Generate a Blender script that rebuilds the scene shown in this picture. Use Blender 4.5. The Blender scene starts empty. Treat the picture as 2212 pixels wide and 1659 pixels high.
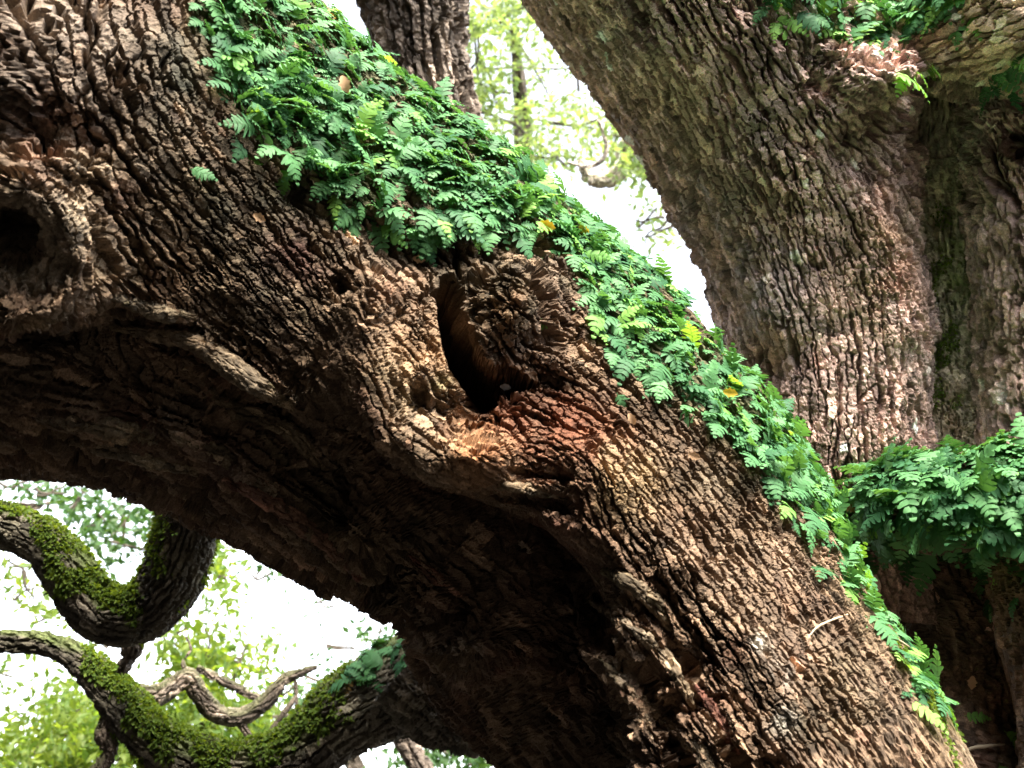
import bpy, math, random
import numpy as np
from mathutils import Vector, Matrix

rng = np.random.default_rng(11)
random.seed(11)
scene = bpy.context.scene
COL = scene.collection

# ------------------------------------------------------------------ camera
W, H = 2212.0, 1659.0
HFOV = math.radians(55.0)
F = W / (2 * math.tan(HFOV / 2))
PITCH = math.radians(27.0)
CAM = np.array([0.0, 0.0, 1.6])
cam_d = bpy.data.cameras.new('camera')
cam_d.angle = HFOV
cam_d.clip_end = 2000.0
cam_o = bpy.data.objects.new('camera', cam_d)
COL.objects.link(cam_o)
cam_o.location = CAM
cam_o.rotation_euler = (math.pi / 2 + PITCH, 0, 0)
scene.camera = cam_o
cam_d.dof.use_dof = True
cam_d.dof.focus_distance = 3.1
cam_d.dof.aperture_fstop = 2.7

# ------------------------------------------------------------------ sky, sun, exposure
SUN_EL, SUN_AZ = math.radians(51.0), math.radians(158.0)   # azimuth clockwise from +Y: to the right, a little behind the viewer
world = bpy.data.worlds.new('World')
scene.world = world
world.use_nodes = True
wn = world.node_tree.nodes
bg = wn['Background']
sky = wn.new('ShaderNodeTexSky')
sky.sky_type = 'NISHITA'
sky.sun_disc = False
sky.sun_elevation = SUN_EL
sky.sun_rotation = SUN_AZ
sky.air_density = 1.0
sky.dust_density = 1.5
sky.ozone_density = 1.0
hs = wn.new('ShaderNodeHueSaturation')          # overcast: the blue washed out of the whole sky
hs.inputs['Saturation'].default_value = 0.3
world.node_tree.links.new(sky.outputs[0], hs.inputs['Color'])
world.node_tree.links.new(hs.outputs[0], bg.inputs[0])
bg.inputs[1].default_value = 0.12
sun_d = bpy.data.lights.new('sun', 'SUN')
sun_d.energy = 2.8
sun_d.angle = math.radians(28.0)
sun_d.color = (1.0, 0.90, 0.76)
sun_o = bpy.data.objects.new('sun', sun_d)
COL.objects.link(sun_o)
sdir = Vector((math.sin(SUN_AZ) * math.cos(SUN_EL), math.cos(SUN_AZ) * math.cos(SUN_EL), math.sin(SUN_EL)))
sun_o.rotation_euler = (-sdir).to_track_quat('-Z', 'Y').to_euler()
scene.view_settings.view_transform = 'Standard'
scene.view_settings.look = 'None'
scene.view_settings.exposure = 3.0
scene.view_settings.gamma = 1.0
scene.render.engine = 'CYCLES'
scene.cycles.max_bounces = 6
scene.cycles.diffuse_bounces = 2
scene.cycles.use_adaptive_sampling = True
scene.cycles.adaptive_threshold = 0.025

# ------------------------------------------------------------------ helpers
cp, sp = math.cos(PITCH), math.sin(PITCH)
RIGHT = np.array([1.0, 0, 0])
UPV = np.array([0, -sp, cp])
FWD = np.array([0, cp, sp])


def ray(x, y):
    v = FWD + (x - W / 2) / F * RIGHT - (y - H / 2) / F * UPV
    return v / np.linalg.norm(v)


def at(x, y, d):
    return CAM + ray(x, y) * d


def project(p):
    q = p - CAM
    z = q @ FWD
    z = np.where(np.abs(z) < 1e-3, 1e-3, z)
    return W / 2 + (q @ RIGHT) / z * F, H / 2 - (q @ UPV) / z * F, z


def nrm(v):
    return v / np.maximum(np.linalg.norm(v, axis=-1, keepdims=True), 1e-9)


def sstep(a, b, x):
    t = np.clip((x - a) / (b - a), 0, 1)
    return t * t * (3 - 2 * t)


def _hash(i, j, k, seed):
    n = (i.astype(np.int64) * 374761393 + j.astype(np.int64) * 668265263 + k.astype(np.int64) * 2147483647 + seed * 1274126177) & 0xffffffff
    n = ((n ^ (n >> 13)) * 1274126177) & 0xffffffff
    n = ((n ^ (n >> 16)) * 2246822519) & 0xffffffff
    return ((n ^ (n >> 15)) & 0xffffff).astype(np.float32) / np.float32(0xffffff)


def vnoise(p, scale, seed=0):
    q = p * scale
    f = np.floor(q)
    t = (q - f).astype(np.float32)
    t = t * t * (3 - 2 * t)
    i, j, k = f[..., 0], f[..., 1], f[..., 2]
    x, y, z = t[..., 0], t[..., 1], t[..., 2]
    out = 0
    for a in (0, 1):
        wx = x if a else 1 - x
        for b in (0, 1):
            wy = y if b else 1 - y
            for c in (0, 1):
                wz = z if c else 1 - z
                out = out + wx * wy * wz * _hash(i + a, j + b, k + c, seed)
    return out * 2 - 1


def fbm(p, scale, octv=3, seed=0, gain=0.5):
    o, a = 0, 1.0
    for n in range(octv):
        o = o + a * vnoise(p, scale * 2 ** n, seed + n * 17)
        a *= gain
    return o


def catmull(P, n):
    """P (k,m) control rows -> n rows, spaced evenly by the length of the first three columns"""
    P = np.asarray(P, float)
    Q = np.vstack([2 * P[0] - P[1], P, 2 * P[-1] - P[-2]])
    out = []
    for i in range(1, len(Q) - 2):
        t = np.linspace(0, 1, 40, endpoint=False)[:, None]
        a, b, c, d = Q[i - 1], Q[i], Q[i + 1], Q[i + 2]
        out.append(0.5 * (2 * b + (c - a) * t + (2 * a - 5 * b + 4 * c - d) * t ** 2 + (3 * b - a - 3 * c + d) * t ** 3))
    out.append(P[-1:])
    o = np.vstack(out)
    L = np.concatenate([[0], np.cumsum(np.linalg.norm(np.diff(o[:, :3], axis=0), axis=1))])
    s = np.linspace(0, L[-1], n)
    return np.stack([np.interp(s, L, o[:, m]) for m in range(o.shape[1])], 1)


def tag(o, label=None, cat=None, group=None, kind=None):
    if label: o['label'] = label
    if cat: o['category'] = cat
    if group: o['group'] = group
    if kind: o['kind'] = kind
    return o


def link(o, parent=None):
    COL.objects.link(o)
    if parent is not None:
        o.parent = parent
    return o


def empty(name, loc=(0, 0, 0)):
    o = bpy.data.objects.new(name, None)
    o.location = Vector(loc)
    o.empty_display_size = 0.1
    return link(o)


def mesh_np(name, V, faces, mat, col=None, smooth=True):
    """V (n,3); faces (m,3) or (m,4) array"""
    me = bpy.data.meshes.new(name)
    V = np.asarray(V, np.float32)
    faces = np.asarray(faces, np.int32)
    k = faces.shape[1]
    me.vertices.add(len(V))
    me.vertices.foreach_set('co', V.ravel())
    me.loops.add(faces.size)
    me.loops.foreach_set('vertex_index', faces.ravel())
    me.polygons.add(len(faces))
    me.polygons.foreach_set('loop_start', np.arange(0, faces.size, k, dtype=np.int32))
    me.polygons.foreach_set('use_smooth', np.full(len(faces), smooth))
    me.update(calc_edges=True)
    if col is not None:
        at_ = me.attributes.new('tone', 'FLOAT_COLOR', 'POINT')
        c4 = np.ones((len(V), 4), np.float32)
        c4[:, :3] = col
        at_.data.foreach_set('color', c4.ravel())
    me.materials.append(mat)
    return me


# ------------------------------------------------------------------ materials
def new_mat(name):
    m = bpy.data.materials.new(name)
    m.use_nodes = True
    n = m.node_tree.nodes
    l = m.node_tree.links
    return m, n, l, n['Principled BSDF'], n['Material Output']


def bark_mat(name, fine=190.0, bump=0.35, dist=0.006):
    m, n, l, b, out = new_mat(name)
    a = n.new('ShaderNodeAttribute'); a.attribute_name = 'tone'
    tc = n.new('ShaderNodeTexCoord')
    nz = n.new('ShaderNodeTexNoise'); nz.inputs['Scale'].default_value = fine; nz.inputs['Detail'].default_value = 5; nz.inputs['Roughness'].default_value = 0.7
    nz2 = n.new('ShaderNodeTexNoise'); nz2.inputs['Scale'].default_value = fine * 0.2; nz2.inputs['Detail'].default_value = 4
    l.new(tc.outputs['Object'], nz.inputs['Vector']); l.new(tc.outputs['Object'], nz2.inputs['Vector'])
    mr = n.new('ShaderNodeMapRange'); mr.inputs['From Min'].default_value = 0.3; mr.inputs['From Max'].default_value = 0.7
    mr.inputs['To Min'].default_value = 0.45; mr.inputs['To Max'].default_value = 1.75
    l.new(nz.outputs['Fac'], mr.inputs['Value'])
    mr2 = n.new('ShaderNodeMapRange'); mr2.inputs['From Min'].default_value = 0.3; mr2.inputs['From Max'].default_value = 0.7
    mr2.inputs['To Min'].default_value = 0.7; mr2.inputs['To Max'].default_value = 1.3
    l.new(nz2.outputs['Fac'], mr2.inputs['Value'])
    mu = n.new('ShaderNodeMath'); mu.operation = 'MULTIPLY'
    l.new(mr.outputs[0], mu.inputs[0]); l.new(mr2.outputs[0], mu.inputs[1])
    vm = n.new('ShaderNodeVectorMath'); vm.operation = 'SCALE'
    l.new(a.outputs['Color'], vm.inputs[0]); l.new(mu.outputs[0], vm.inputs['Scale'])
    l.new(vm.outputs[0], b.inputs['Base Color'])
    b.inputs['Roughness'].default_value = 0.82
    b.inputs['Specular IOR Level'].default_value = 0.25
    bp = n.new('ShaderNodeBump'); bp.inputs['Strength'].default_value = bump; bp.inputs['Distance'].default_value = dist
    l.new(nz.outputs['Fac'], bp.inputs['Height']); l.new(bp.outputs[0], b.inputs['Normal'])
    return m


def leaf_mat(name, c1, c2, trans=0.35, rough=0.5, tcol=None, spec=0.4, per_frond=False):
    m, n, l, b, out = new_mat(name)
    g = n.new('ShaderNodeNewGeometry')
    oi = n.new('ShaderNodeObjectInfo')
    ad = n.new('ShaderNodeMath'); ad.operation = 'ADD'
    if per_frond:
        ra = n.new('ShaderNodeAttribute'); ra.attribute_name = 'frond_tone'
        l.new(ra.outputs['Fac'], ad.inputs[0])
    else:
        l.new(g.outputs['Random Per Island'], ad.inputs[0])
    l.new(oi.outputs['Random'], ad.inputs[1])
    fr = n.new('ShaderNodeMath'); fr.operation = 'FRACT'
    l.new(ad.outputs[0], fr.inputs[0])
    mx = n.new('ShaderNodeMix'); mx.data_type = 'RGBA'
    mx.inputs['A'].default_value = (*c1, 1); mx.inputs['B'].default_value = (*c2, 1)
    l.new(fr.outputs[0], mx.inputs['Factor'])
    l.new(mx.outputs['Result'], b.inputs['Base Color'])
    b.inputs['Roughness'].default_value = rough
    b.inputs['Specular IOR Level'].default_value = spec
    t = n.new('ShaderNodeBsdfTranslucent')
    vm = n.new('ShaderNodeVectorMath'); vm.operation = 'MULTIPLY'
    vm.inputs[1].default_value = tcol or (1.5, 1.3, 0.5)
    l.new(mx.outputs['Result'], vm.inputs[0]); l.new(vm.outputs[0], t.inputs['Color'])
    ms = n.new('ShaderNodeMixShader'); ms.inputs[0].default_value = trans
    l.new(b.outputs[0], ms.inputs[1]); l.new(t.outputs[0], ms.inputs[2])
    l.new(ms.outputs[0], out.inputs['Surface'])
    return m


M_BARK = bark_mat('bark')
M_BARK_FAR = bark_mat('bark_far', 90.0, 0.5, 0.012)
M_FERN = leaf_mat('fern_green', (0.025, 0.10, 0.04), (0.105, 0.27, 0.10), 0.3, 0.6, (1.5, 1.3, 0.5), 0.25, True)
M_FERN_B = leaf_mat('fern_withered', (0.16, 0.10, 0.04), (0.26, 0.20, 0.06), 0.3, 0.7, (1.2, 1, 0.6), 0.15, True)
M_FERN_L = leaf_mat('fern_light', (0.12, 0.32, 0.07), (0.24, 0.46, 0.10), 0.4, 0.6, (1.4, 1.2, 0.4), 0.25, True)
M_CROWN = leaf_mat('oak_leaf', (0.08, 0.15, 0.035), (0.17, 0.23, 0.05), 0.6, 0.5, (2.2, 2.0, 0.7))
M_CROWN_P = leaf_mat('oak_leaf_pale', (0.10, 0.15, 0.06), (0.18, 0.23, 0.09), 0.6, 0.5, (1.9, 1.9, 1.0))
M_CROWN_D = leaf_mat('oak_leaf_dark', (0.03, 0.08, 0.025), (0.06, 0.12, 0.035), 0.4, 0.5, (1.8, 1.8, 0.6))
M_SHADE_LEAF = leaf_mat('shade_leaf', (0.020, 0.019, 0.015), (0.036, 0.032, 0.025), 0.1, 0.8, (1, 1, .9), 0.1)  # dark leaves of the unseen masses added to shade the limb
M_MOSS = leaf_mat('moss', (0.075, 0.13, 0.03), (0.16, 0.235, 0.05), 0.5, 0.8, (1.6, 1.4, 0.4), 0.05)

# ------------------------------------------------------------------ limbs
def limb_rows(pairs):
    """pairs: (ux,uy, lx,ly, distance) opposite edges as seen -> rows (cx,cy,cz,r, upx,upy,upz)"""
    out = []
    for ux, uy, lx, ly, d in pairs:
        a, b = ray(ux, uy), ray(lx, ly)
        m = nrm(a + b)
        half = 0.5 * math.acos(np.clip(a @ b, -1, 1))
        c = CAM + m * d
        out.append(np.concatenate([c, [d * math.sin(half)], nrm(a - b)]))
    return np.array(out)


def branch_rows(pts):
    """pts: (x,y,width,distance)"""
    out = []
    for i, (x, y, w, d) in enumerate(pts):
        j, k = max(i - 1, 0), min(i + 1, len(pts) - 1)
        dx, dy = pts[k][0] - pts[j][0], pts[k][1] - pts[j][1]
        up = RIGHT * dy + UPV * dx
        if up[2] < 0: up = -up
        out.append(np.concatenate([at(x, y, d), [w / 2 / F * d], nrm(up)]))
    return np.array(out)


class Limb:
    def __init__(self, rows, nu, nv, nback, span=100):
        if isinstance(nu, tuple):
            # rows: finer between the two given shares of the length
            n1, n2, n3, fa, fb = nu
            t = np.concatenate([np.linspace(0, fa, n1, endpoint=False), np.linspace(fa, fb, n2, endpoint=False), np.linspace(fb, 1, n3)])
            R0 = catmull(rows, 3000)
            R = np.stack([np.interp(t, np.linspace(0, 1, 3000), R0[:, m]) for m in range(R0.shape[1])], 1)
            nu = len(t)
        else:
            R = catmull(rows, nu)
        C, r, up = R[:, :3], R[:, 3], R[:, 4:7]
        T = nrm(np.gradient(C, axis=0))
        E1 = nrm(CAM - C); E1 = nrm(E1 - (E1 * T).sum(1, keepdims=True) * T)
        E2 = np.cross(T, E1)
        sgn = np.sign((E2 * up).sum(1))
        s = 1.0 if sgn.sum() >= 0 else -1.0
        E2 = E2 * s
        # angles: finer where they face the viewer
        ph = np.linspace(-math.radians(span), math.radians(span), 4001)
        dens = np.maximum(np.cos(ph), 0.5)
        cdf = np.cumsum(dens); cdf = (cdf - cdf[0]) / (cdf[-1] - cdf[0])
        front = np.interp(np.linspace(0, 1, nv), cdf, ph)
        back = np.linspace(math.radians(span), 2 * math.pi - math.radians(span), nback + 2)[1:-1]
        phi = np.concatenate([front, back])
        self.nu, self.nv, self.nf = nu, len(phi), nv
        self.phi = phi
        c, sn = np.cos(phi)[None, :, None], np.sin(phi)[None, :, None]
        rad = c * E1[:, None] + sn * E2[:, None]
        rad = rad.astype(np.float32)
        self.rad = rad
        self.flip = s < 0
        self.r = r
        self.P = (C[:, None] + r[:, None, None] * rad).astype(np.float32)
        self.x, self.y, self.z = project(self.P)
        self.cosphi = np.broadcast_to(np.cos(phi)[None], self.x.shape)
        self.fw = sstep(-0.15, 0.15, self.cosphi)
        self.disp = np.zeros(self.x.shape, np.float32)
        self.up = np.broadcast_to(rad[..., 2:3], rad.shape)[..., 0]

    def brush(self, pts, radius, amp, plateau=0.0):
        """raise (amp>0) or sink (amp<0) the front along a stroke; radius may vary along it"""
        pts = np.asarray(pts, float)
        if pts.ndim == 1: pts = pts[None]
        rr = np.broadcast_to(np.asarray(radius, float), (len(pts),))
        x0, x1 = pts[:, 0].min() - rr.max() * 3, pts[:, 0].max() + rr.max() * 3
        y0, y1 = pts[:, 1].min() - rr.max() * 3, pts[:, 1].max() + rr.max() * 3
        m = (self.x > x0) & (self.x < x1) & (self.y > y0) & (self.y < y1) & (self.fw > 0)
        if not m.any(): return
        wob = 1 + 0.18 * fbm(self.P[m], 9.0, 2, 3)
        x, y = self.x[m], self.y[m]
        best = np.full(x.shape, 1e9)
        if len(pts) == 1:
            best = np.hypot(x - pts[0, 0], y - pts[0, 1]) / rr[0]
        for i in range(len(pts) - 1):
            a, b = pts[i], pts[i + 1]
            ab = b - a
            t = np.clip(((x - a[0]) * ab[0] + (y - a[1]) * ab[1]) / (ab @ ab), 0, 1)
            d = np.hypot(x - a[0] - t * ab[0], y - a[1] - t * ab[1]) / (rr[i] + t * (rr[i + 1] - rr[i]))
            best = np.minimum(best, d)
        best = best * wob
        if plateau:
            w = 1 - sstep(plateau, 1.35, best)
        else:
            w = np.exp(-best ** 2 * 1.6)
        self.disp[m] += amp * w * self.fw[m]

    def settle(self, big=0.02, bigs=5.0, mid=0.008, seed=5):
        P = self.P + self.disp[..., None] * self.rad
        P = P + self.rad * (big * fbm(P, bigs, 3, seed) + mid * fbm(P, bigs * 4, 2, seed + 9))[..., None]
        self.P = P
        self.x, self.y, self.z = project(P)
        n = self.normals()
        for k in (1, 3, 6):
            n = nrm(n + np.roll(n, k, 0) + np.roll(n, -k, 0) + np.roll(n, k, 1) + np.roll(n, -k, 1))
        self.N = n.astype(np.float32)

    def normals(self):
        du = np.gradient(self.P, axis=0)
        dv = np.roll(self.P, -1, 1) - np.roll(self.P, 1, 1)
        n = nrm(np.cross(du, dv))
        flip = np.sign((n * self.rad).sum(-1).mean())
        return n * flip

    def field(self, ctrl, x, y, power=2.5):
        """ctrl rows (x,y,angle,len,wid) -> angle, len, wid at x,y"""
        ctrl = np.asarray(ctrl, float)
        d2 = (x[..., None] - ctrl[:, 0]) ** 2 + (y[..., None] - ctrl[:, 1]) ** 2 + 400
        w = d2 ** (-power / 2)
        w /= w.sum(-1, keepdims=True)
        th = np.radians(ctrl[:, 2]) * 2
        c, s = w @ np.cos(th), w @ np.sin(th)
        return np.arctan2(s, c) / 2, w @ ctrl[:, 3], w @ ctrl[:, 4]

    def cells(self, ctrl, Q, ls, ws, spread, g):
        """anisotropic cells laid along the grain; returns per-vertex data"""
        nu, nv = self.nu, self.nv
        P, N = self.P, self.N
        su = np.linalg.norm(np.gradient(P, axis=0), axis=-1)
        sv = np.linalg.norm(np.gradient(P, axis=1), axis=-1)
        F1 = np.full((nu, nv), 1e9, np.float32); F2 = F1.copy()
        I1 = np.full((nu, nv), -1, np.int32); I2 = I1.copy()
        cov = np.zeros((nu, nv), bool)
        covf = cov.ravel()
        order = g.permutation(nu * nv)
        seeds, SG, SB = [], [], []
        thr = spread ** 2
        Pf, Nf = P.reshape(-1, 3), N.reshape(-1, 3)
        xf, yf, zf = self.x.ravel(), self.y.ravel(), self.z.ravel()
        ptr, chunk = 0, 512
        while ptr < len(order):
            blk = order[ptr:ptr + chunk]
            ptr += chunk
            chunk = min(chunk * 2, 65536)
            blk = blk[~covf[blk]]
            if not len(blk): continue
            blk0 = blk
            for k0 in range(0, len(blk0), 400):
                blk = blk0[k0:k0 + 400]
                blk = blk[~covf[blk]]
                if not len(blk): continue
                ang, ln, wd = self.field(ctrl, xf[blk], yf[blk])
                v = nrm(Pf[blk] - CAM); n = Nf[blk]
                e = np.cos(ang)[:, None] * RIGHT - np.sin(ang)[:, None] * UPV
                vn = (v * n).sum(-1)
                vn = np.where(np.abs(vn) < 0.25, np.where(vn < 0, -0.25, 0.25), vn)
                G = e - ((e * n).sum(-1) / vn)[:, None] * v
                G = nrm(G - (G * n).sum(-1, keepdims=True) * n).astype(np.float32)
                Bn = np.cross(n, G).astype(np.float32)
                zs = np.clip(zf[blk], 0.5, 30) * 0.9 / F
                wander = np.exp(0.42 * fbm(Pf[blk], 3.2, 2, 99))
                lm = np.clip(ln * zs, 0.01, 2) * ls * wander
                wm = np.clip(wd * zs, 0.008, 1) * ws * wander
                for c, q in enumerate(blk):
                    if covf[q]: continue
                    i, j = divmod(int(q), nv)
                    L, Wd = lm[c] * g.uniform(0.6, 1.6), wm[c] * g.uniform(0.72, 1.35)
                    ext = 2.0 * max(L, Wd)
                    hi, hj = min(int(ext / su[i, j]) + 2, 150), min(int(ext / max(sv[i, j], 1e-5)) + 2, 150)
                    a0, a1, b0, b1 = max(i - hi, 0), min(i + hi + 1, nu), max(j - hj, 0), min(j + hj + 1, nv)
                    D = Q[a0:a1, b0:b1] - P[i, j]
                    M = np.stack([G[c] / L, Bn[c] / Wd, n[c] * (0.5 / max(L, Wd))], 1).astype(np.float32)
                    D = D @ M
                    D *= D
                    D *= D
                    d = np.sqrt(D.sum(-1))
                    cov[a0:a1, b0:b1] |= d < thr
                    covf[q] = True
                    k = len(seeds)
                    seeds.append((i, j, L, Wd)); SG.append(G[c]); SB.append(Bn[c])
                    f1, f2 = F1[a0:a1, b0:b1], F2[a0:a1, b0:b1]
                    i1, i2 = I1[a0:a1, b0:b1], I2[a0:a1, b0:b1]
                    m2 = d < f2
                    m1 = d < f1
                    m2 &= ~m1
                    f2[m1] = f1[m1]; i2[m1] = i1[m1]
                    f1[m1] = d[m1]; i1[m1] = k
                    f2[m2] = d[m2]; i2[m2] = k
        S = np.array(seeds, np.float32)
        SG, SB = np.array(SG, np.float32), np.array(SB, np.float32)
        si, sj = S[:, 0].astype(int), S[:, 1].astype(int)
        SP = P[si, sj]
        i1, i2 = np.maximum(I1, 0), np.maximum(I2, 0)
        AB = SP[i2] - SP[i1]
        la, wa = S[:, 2][i1], S[:, 3][i1]
        ga, ba = SG[i1], SB[i1]
        nx, ny = (AB * ga).sum(-1) / la, (AB * ba).sum(-1) / wa
        ab = np.maximum(np.hypot(nx, ny), 1e-3)
        dsc = (np.minimum(F2, 30) - np.minimum(F1, 30)) / (2 * ab)
        nx, ny = nx / ab, ny / ab
        dist = dsc / np.hypot(nx / la, ny / wa)
        D = P - SP[i1]
        return dict(dist=dist, lat=ny * ny, id=i1, n=len(S), mean=np.sqrt(la * wa), wa=wa, F1=F1, gl=(D * ga).sum(-1) / la, bl=(D * ba).sum(-1) / wa)

    def bark(self, ctrl, depth=0.012, seed=1, crack=0.052, spread=0.8, furrow=1.0, calm=None):
        """break the surface into plates that follow the grain, with cracks between them and long furrows"""
        g = np.random.default_rng(seed)
        P = self.P
        n14 = fbm(P, 14, 2, seed + 40)
        wv = np.stack([fbm(P, 28, 2, seed + s) for s in (1, 2, 3)], -1) * 0.0055 + np.stack([vnoise(P, 120, seed + s) for s in (4, 5, 6)], -1) * 0.0036
        Q = (P + wv).astype(np.float32)
        c = self.cells(ctrl, Q, 1.0, 1.0, spread, g)
        lat, mean, dist = c['lat'], c['mean'], c['dist']
        cw = np.maximum(mean * crack * (0.4 + 1.1 * lat) * (1 + 0.8 * n14), 0.0011)
        cr = 1 - sstep(cw * 0.35, cw * 1.15, dist)
        rnd = g.random((c['n'], 4)).astype(np.float32)
        R = rnd[c['id']]
        dep = depth * np.clip(mean / 0.03, 0.45, 2.2)
        h = -dep * cr * (0.5 + 1.2 * lat)
        h += dep * (0.34 * (R[..., 0] - 0.5) + 0.18 * (R[..., 1] - 0.5) * c['gl'] + 0.10 * (R[..., 2] - 0.5) * c['bl'])
        n90 = fbm(P, 85, 2, seed + 60)
        h += dep * (0.11 * n90 + 0.06 * vnoise(P, 420, seed + 80))
        # flakes: the edge of a layer of bark missing from part of a plate
        fl = sstep(0.0, 0.12, fbm(P, 60, 2, seed + 70) - 0.55 * (R[..., 3] - 0.35))
        h -= dep * 0.16 * fl
        if furrow:
            f = self.cells(ctrl, Q, 3.2, 2.1, 0.8, g)
            fw = f['wa'] * 0.085 * (1 + 0.7 * n14)
            fc = (1 - sstep(fw * 0.2, fw * 1.5, f['dist'])) * sstep(0.25, 0.8, f['lat'])
            h -= furrow * depth * 1.6 * fc * np.clip(f['mean'] / 0.08, 0.5, 2)
        h = h * np.clip(0.15 + 1.1 * (self.N * self.rad).sum(-1), 0.25, 1) * np.clip(0.95 + 0.45 * fbm(P, 4.0, 2, seed + 90), 0.4, 1.3)
        if calm is not None: h = h * calm
        self.P = (P + self.N * h[..., None]).astype(np.float32)
        self.plate = c['id']
        self.rnd = rnd
        self.nplates = c['n']

    def tone(self, palette, regions, seed=3, gain=1.0):
        """colour of each plate: palette rows (rgb, share); regions (x,y,radius,rgb,strength)"""
        g = np.random.default_rng(seed)
        cols = np.array([p[0] for p in palette]); sh = np.array([p[1] for p in palette], float); sh /= sh.sum()
        odd = cols[g.choice(len(cols), self.nplates, p=sh)]
        pick = np.where(g.random((self.nplates, 1)) < 0.22, 0.55 * odd + 0.45 * (sh @ cols), sh @ cols) * np.exp(g.normal(0, 0.40, (self.nplates, 1)))
        c = pick[self.plate]
        slow = np.zeros(self.x.shape + (3,)); tot = 0
        for k, col in enumerate(cols):
            w = sh[k] * np.exp(3.2 * fbm(self.P, 5.5, 2, seed + 31 * k))[..., None]
            slow += w * col; tot = tot + w
        c = 0.5 * c + 0.5 * slow / tot * (c.mean(-1, keepdims=True) / (sh @ cols).mean())
        c = c * (1 + 0.25 * fbm(self.P, 7.0, 2, seed)[..., None])
        blot = [np.clip(0.75 + 0.9 * fbm(self.P, 16.0, 3, seed + 13 * k), 0, 1.3) * self.fw for k in range(3)] if regions else None
        keep = (0.75 + 0.5 * self.rnd[:, 3][self.plate])[..., None]
        c = c.astype(np.float32)
        for k, (x, y, r, rgb, st) in enumerate(regions):
            ok = (np.abs(self.x - x) < 2.6 * r) & (np.abs(self.y - y) < 2.6 * r)
            if not ok.any(): continue
            d2 = ((self.x[ok] - x) ** 2 + (self.y[ok] - y) ** 2) / r ** 2
            w = np.clip(st * np.exp(-d2) * blot[k % 3][ok], 0, 1)[..., None]
            c[ok] = c[ok] * (1 - w) + np.array(rgb, np.float32) * keep[ok] * w
        self.col = np.clip(c * gain, 0.008, 0.8)

    def grid_faces(self):
        nu, nv = self.nu, self.nv
        i = np.arange(nu - 1)[:, None] * nv
        j = np.arange(nv)[None]
        j2 = (j + 1) % nv
        a, b, c, d = i + j, i + j2, i + nv + j2, i + nv + j
        f = np.stack([a, b, c, d], -1).reshape(-1, 4)
        return f[:, ::-1] if not self.flip else f

    def build(self, name, mat, parent=None):
        c = self.col.reshape(-1, 3) if hasattr(self, 'col') else None
        me = mesh_np(name, self.P.reshape(-1, 3), self.grid_faces(), mat, c, smooth=False)
        return link(bpy.data.objects.new(name, me), parent)


TAN, GREY, BROWN, RED, OLIVE, PALE = (0.25, 0.182, 0.115), (0.21, 0.175, 0.135), (0.125, 0.083, 0.054), (0.15, 0.055, 0.04), (0.13, 0.12, 0.05), (0.42, 0.39, 0.32)

# ---------------------------------------------------------------- the great limb
main = Limb(limb_rows([
    (-150, -400, -500, 960, 3.55), (400, -200, 0, 1045, 3.5), (770, 95, 300, 1100, 3.45), (1120, 350, 640, 1260, 3.4),
    (1430, 620, 870, 1405, 3.35), (1680, 910, 935, 1590, 3.3), (1860, 1240, 1085, 1740, 3.25), (2015, 1480, 1200, 1920, 3.2),
    (2180, 1800, 1330, 2170, 3.15)]), (36, 960, 26, 0.13, 0.93), 595, 26)
B = main.brush
# overhanging belly: the underside is cut back below this line
B([(-100, 830), (120, 840), (300, 820), (440, 880), (600, 980), (700, 1080)], [110, 90, 80, 70, 70, 70], -0.13)
B([(775, 990), (810, 1070), (920, 1160), (1090, 1240), (1200, 1290)], [55, 75, 105, 150, 120], -0.36, 0.12)
B([(1040, 1330), (1070, 1480), (1110, 1620), (1130, 1760)], [190, 210, 220, 220], -0.36, 0.1)
B([(700, 905), (760, 985)], 42, -0.12)
B([(880, 1270), (950, 1400), (1010, 1560)], [70, 90, 110], -0.2)
# upper-left: knot hole with a swollen rim and lobes below it
B([(60, 400), (150, 470), (190, 560), (150, 650), (40, 690), (-60, 680)], 70, 0.075)
B([(22, 520)], 58, -0.34, 0.35)
B([(25, 640), (140, 640), (230, 610)], 50, 0.04)
B([(-20, 770), (120, 775), (260, 735)], 40, -0.13)
B([(-50, 250), (90, 275), (200, 290)], 60, -0.035)
B([(60, 320), (160, 355)], 36, 0.03)
B([(250, 690), (330, 716), (430, 720)], [14, 20, 10], -0.09)
# folds running down the belly
B([(255, 712), (350, 728), (440, 748), (520, 800), (620, 868)], [16, 24, 30, 30, 16], 0.025)
B([(300, 765), (430, 800), (540, 862), (640, 915)], [22, 26, 26, 18], -0.07)
B([(385, 838), (480, 872), (580, 905), (660, 955), (722, 1030)], [16, 24, 28, 28, 16], 0.022)
B([(420, 885), (540, 930), (640, 990), (700, 1060)], [16, 22, 22, 18], -0.05)
# the two burls and the hollow between them
B([(790, 660), (800, 780), (840, 900), (960, 990), (1060, 990)], [85, 100, 105, 90, 75], 0.16)
B([(905, 700), (935, 790)], 45, 0.045)
B([(918, 815), (945, 850)], 34, 0.06)
B([(1085, 640), (1105, 700)], [95, 95], 0.14)
B([(1240, 980), (1320, 1040)], 70, 0.05)
B([(1000, 950), (1060, 985)], 40, 0.03)
B([(966, 605), (970, 690), (998, 775), (1045, 845)], [11, 20, 27, 26], -0.64, 0.6)
B([(925, 640), (935, 720), (965, 800), (1015, 870), (1070, 890)], 22, 0.02)
B([(1045, 828), (1110, 826), (1160, 832)], [22, 15, 5], -0.34, 0.5)
B([(740, 625)], 26, -0.09)
B([(1160, 780), (1230, 800)], 30, 0.03)
B([(1060, 1075), (1150, 1075), (1215, 1090)], 18, -0.10)
B([(1110, 1020), (1230, 1030)], 10, -0.05)
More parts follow.
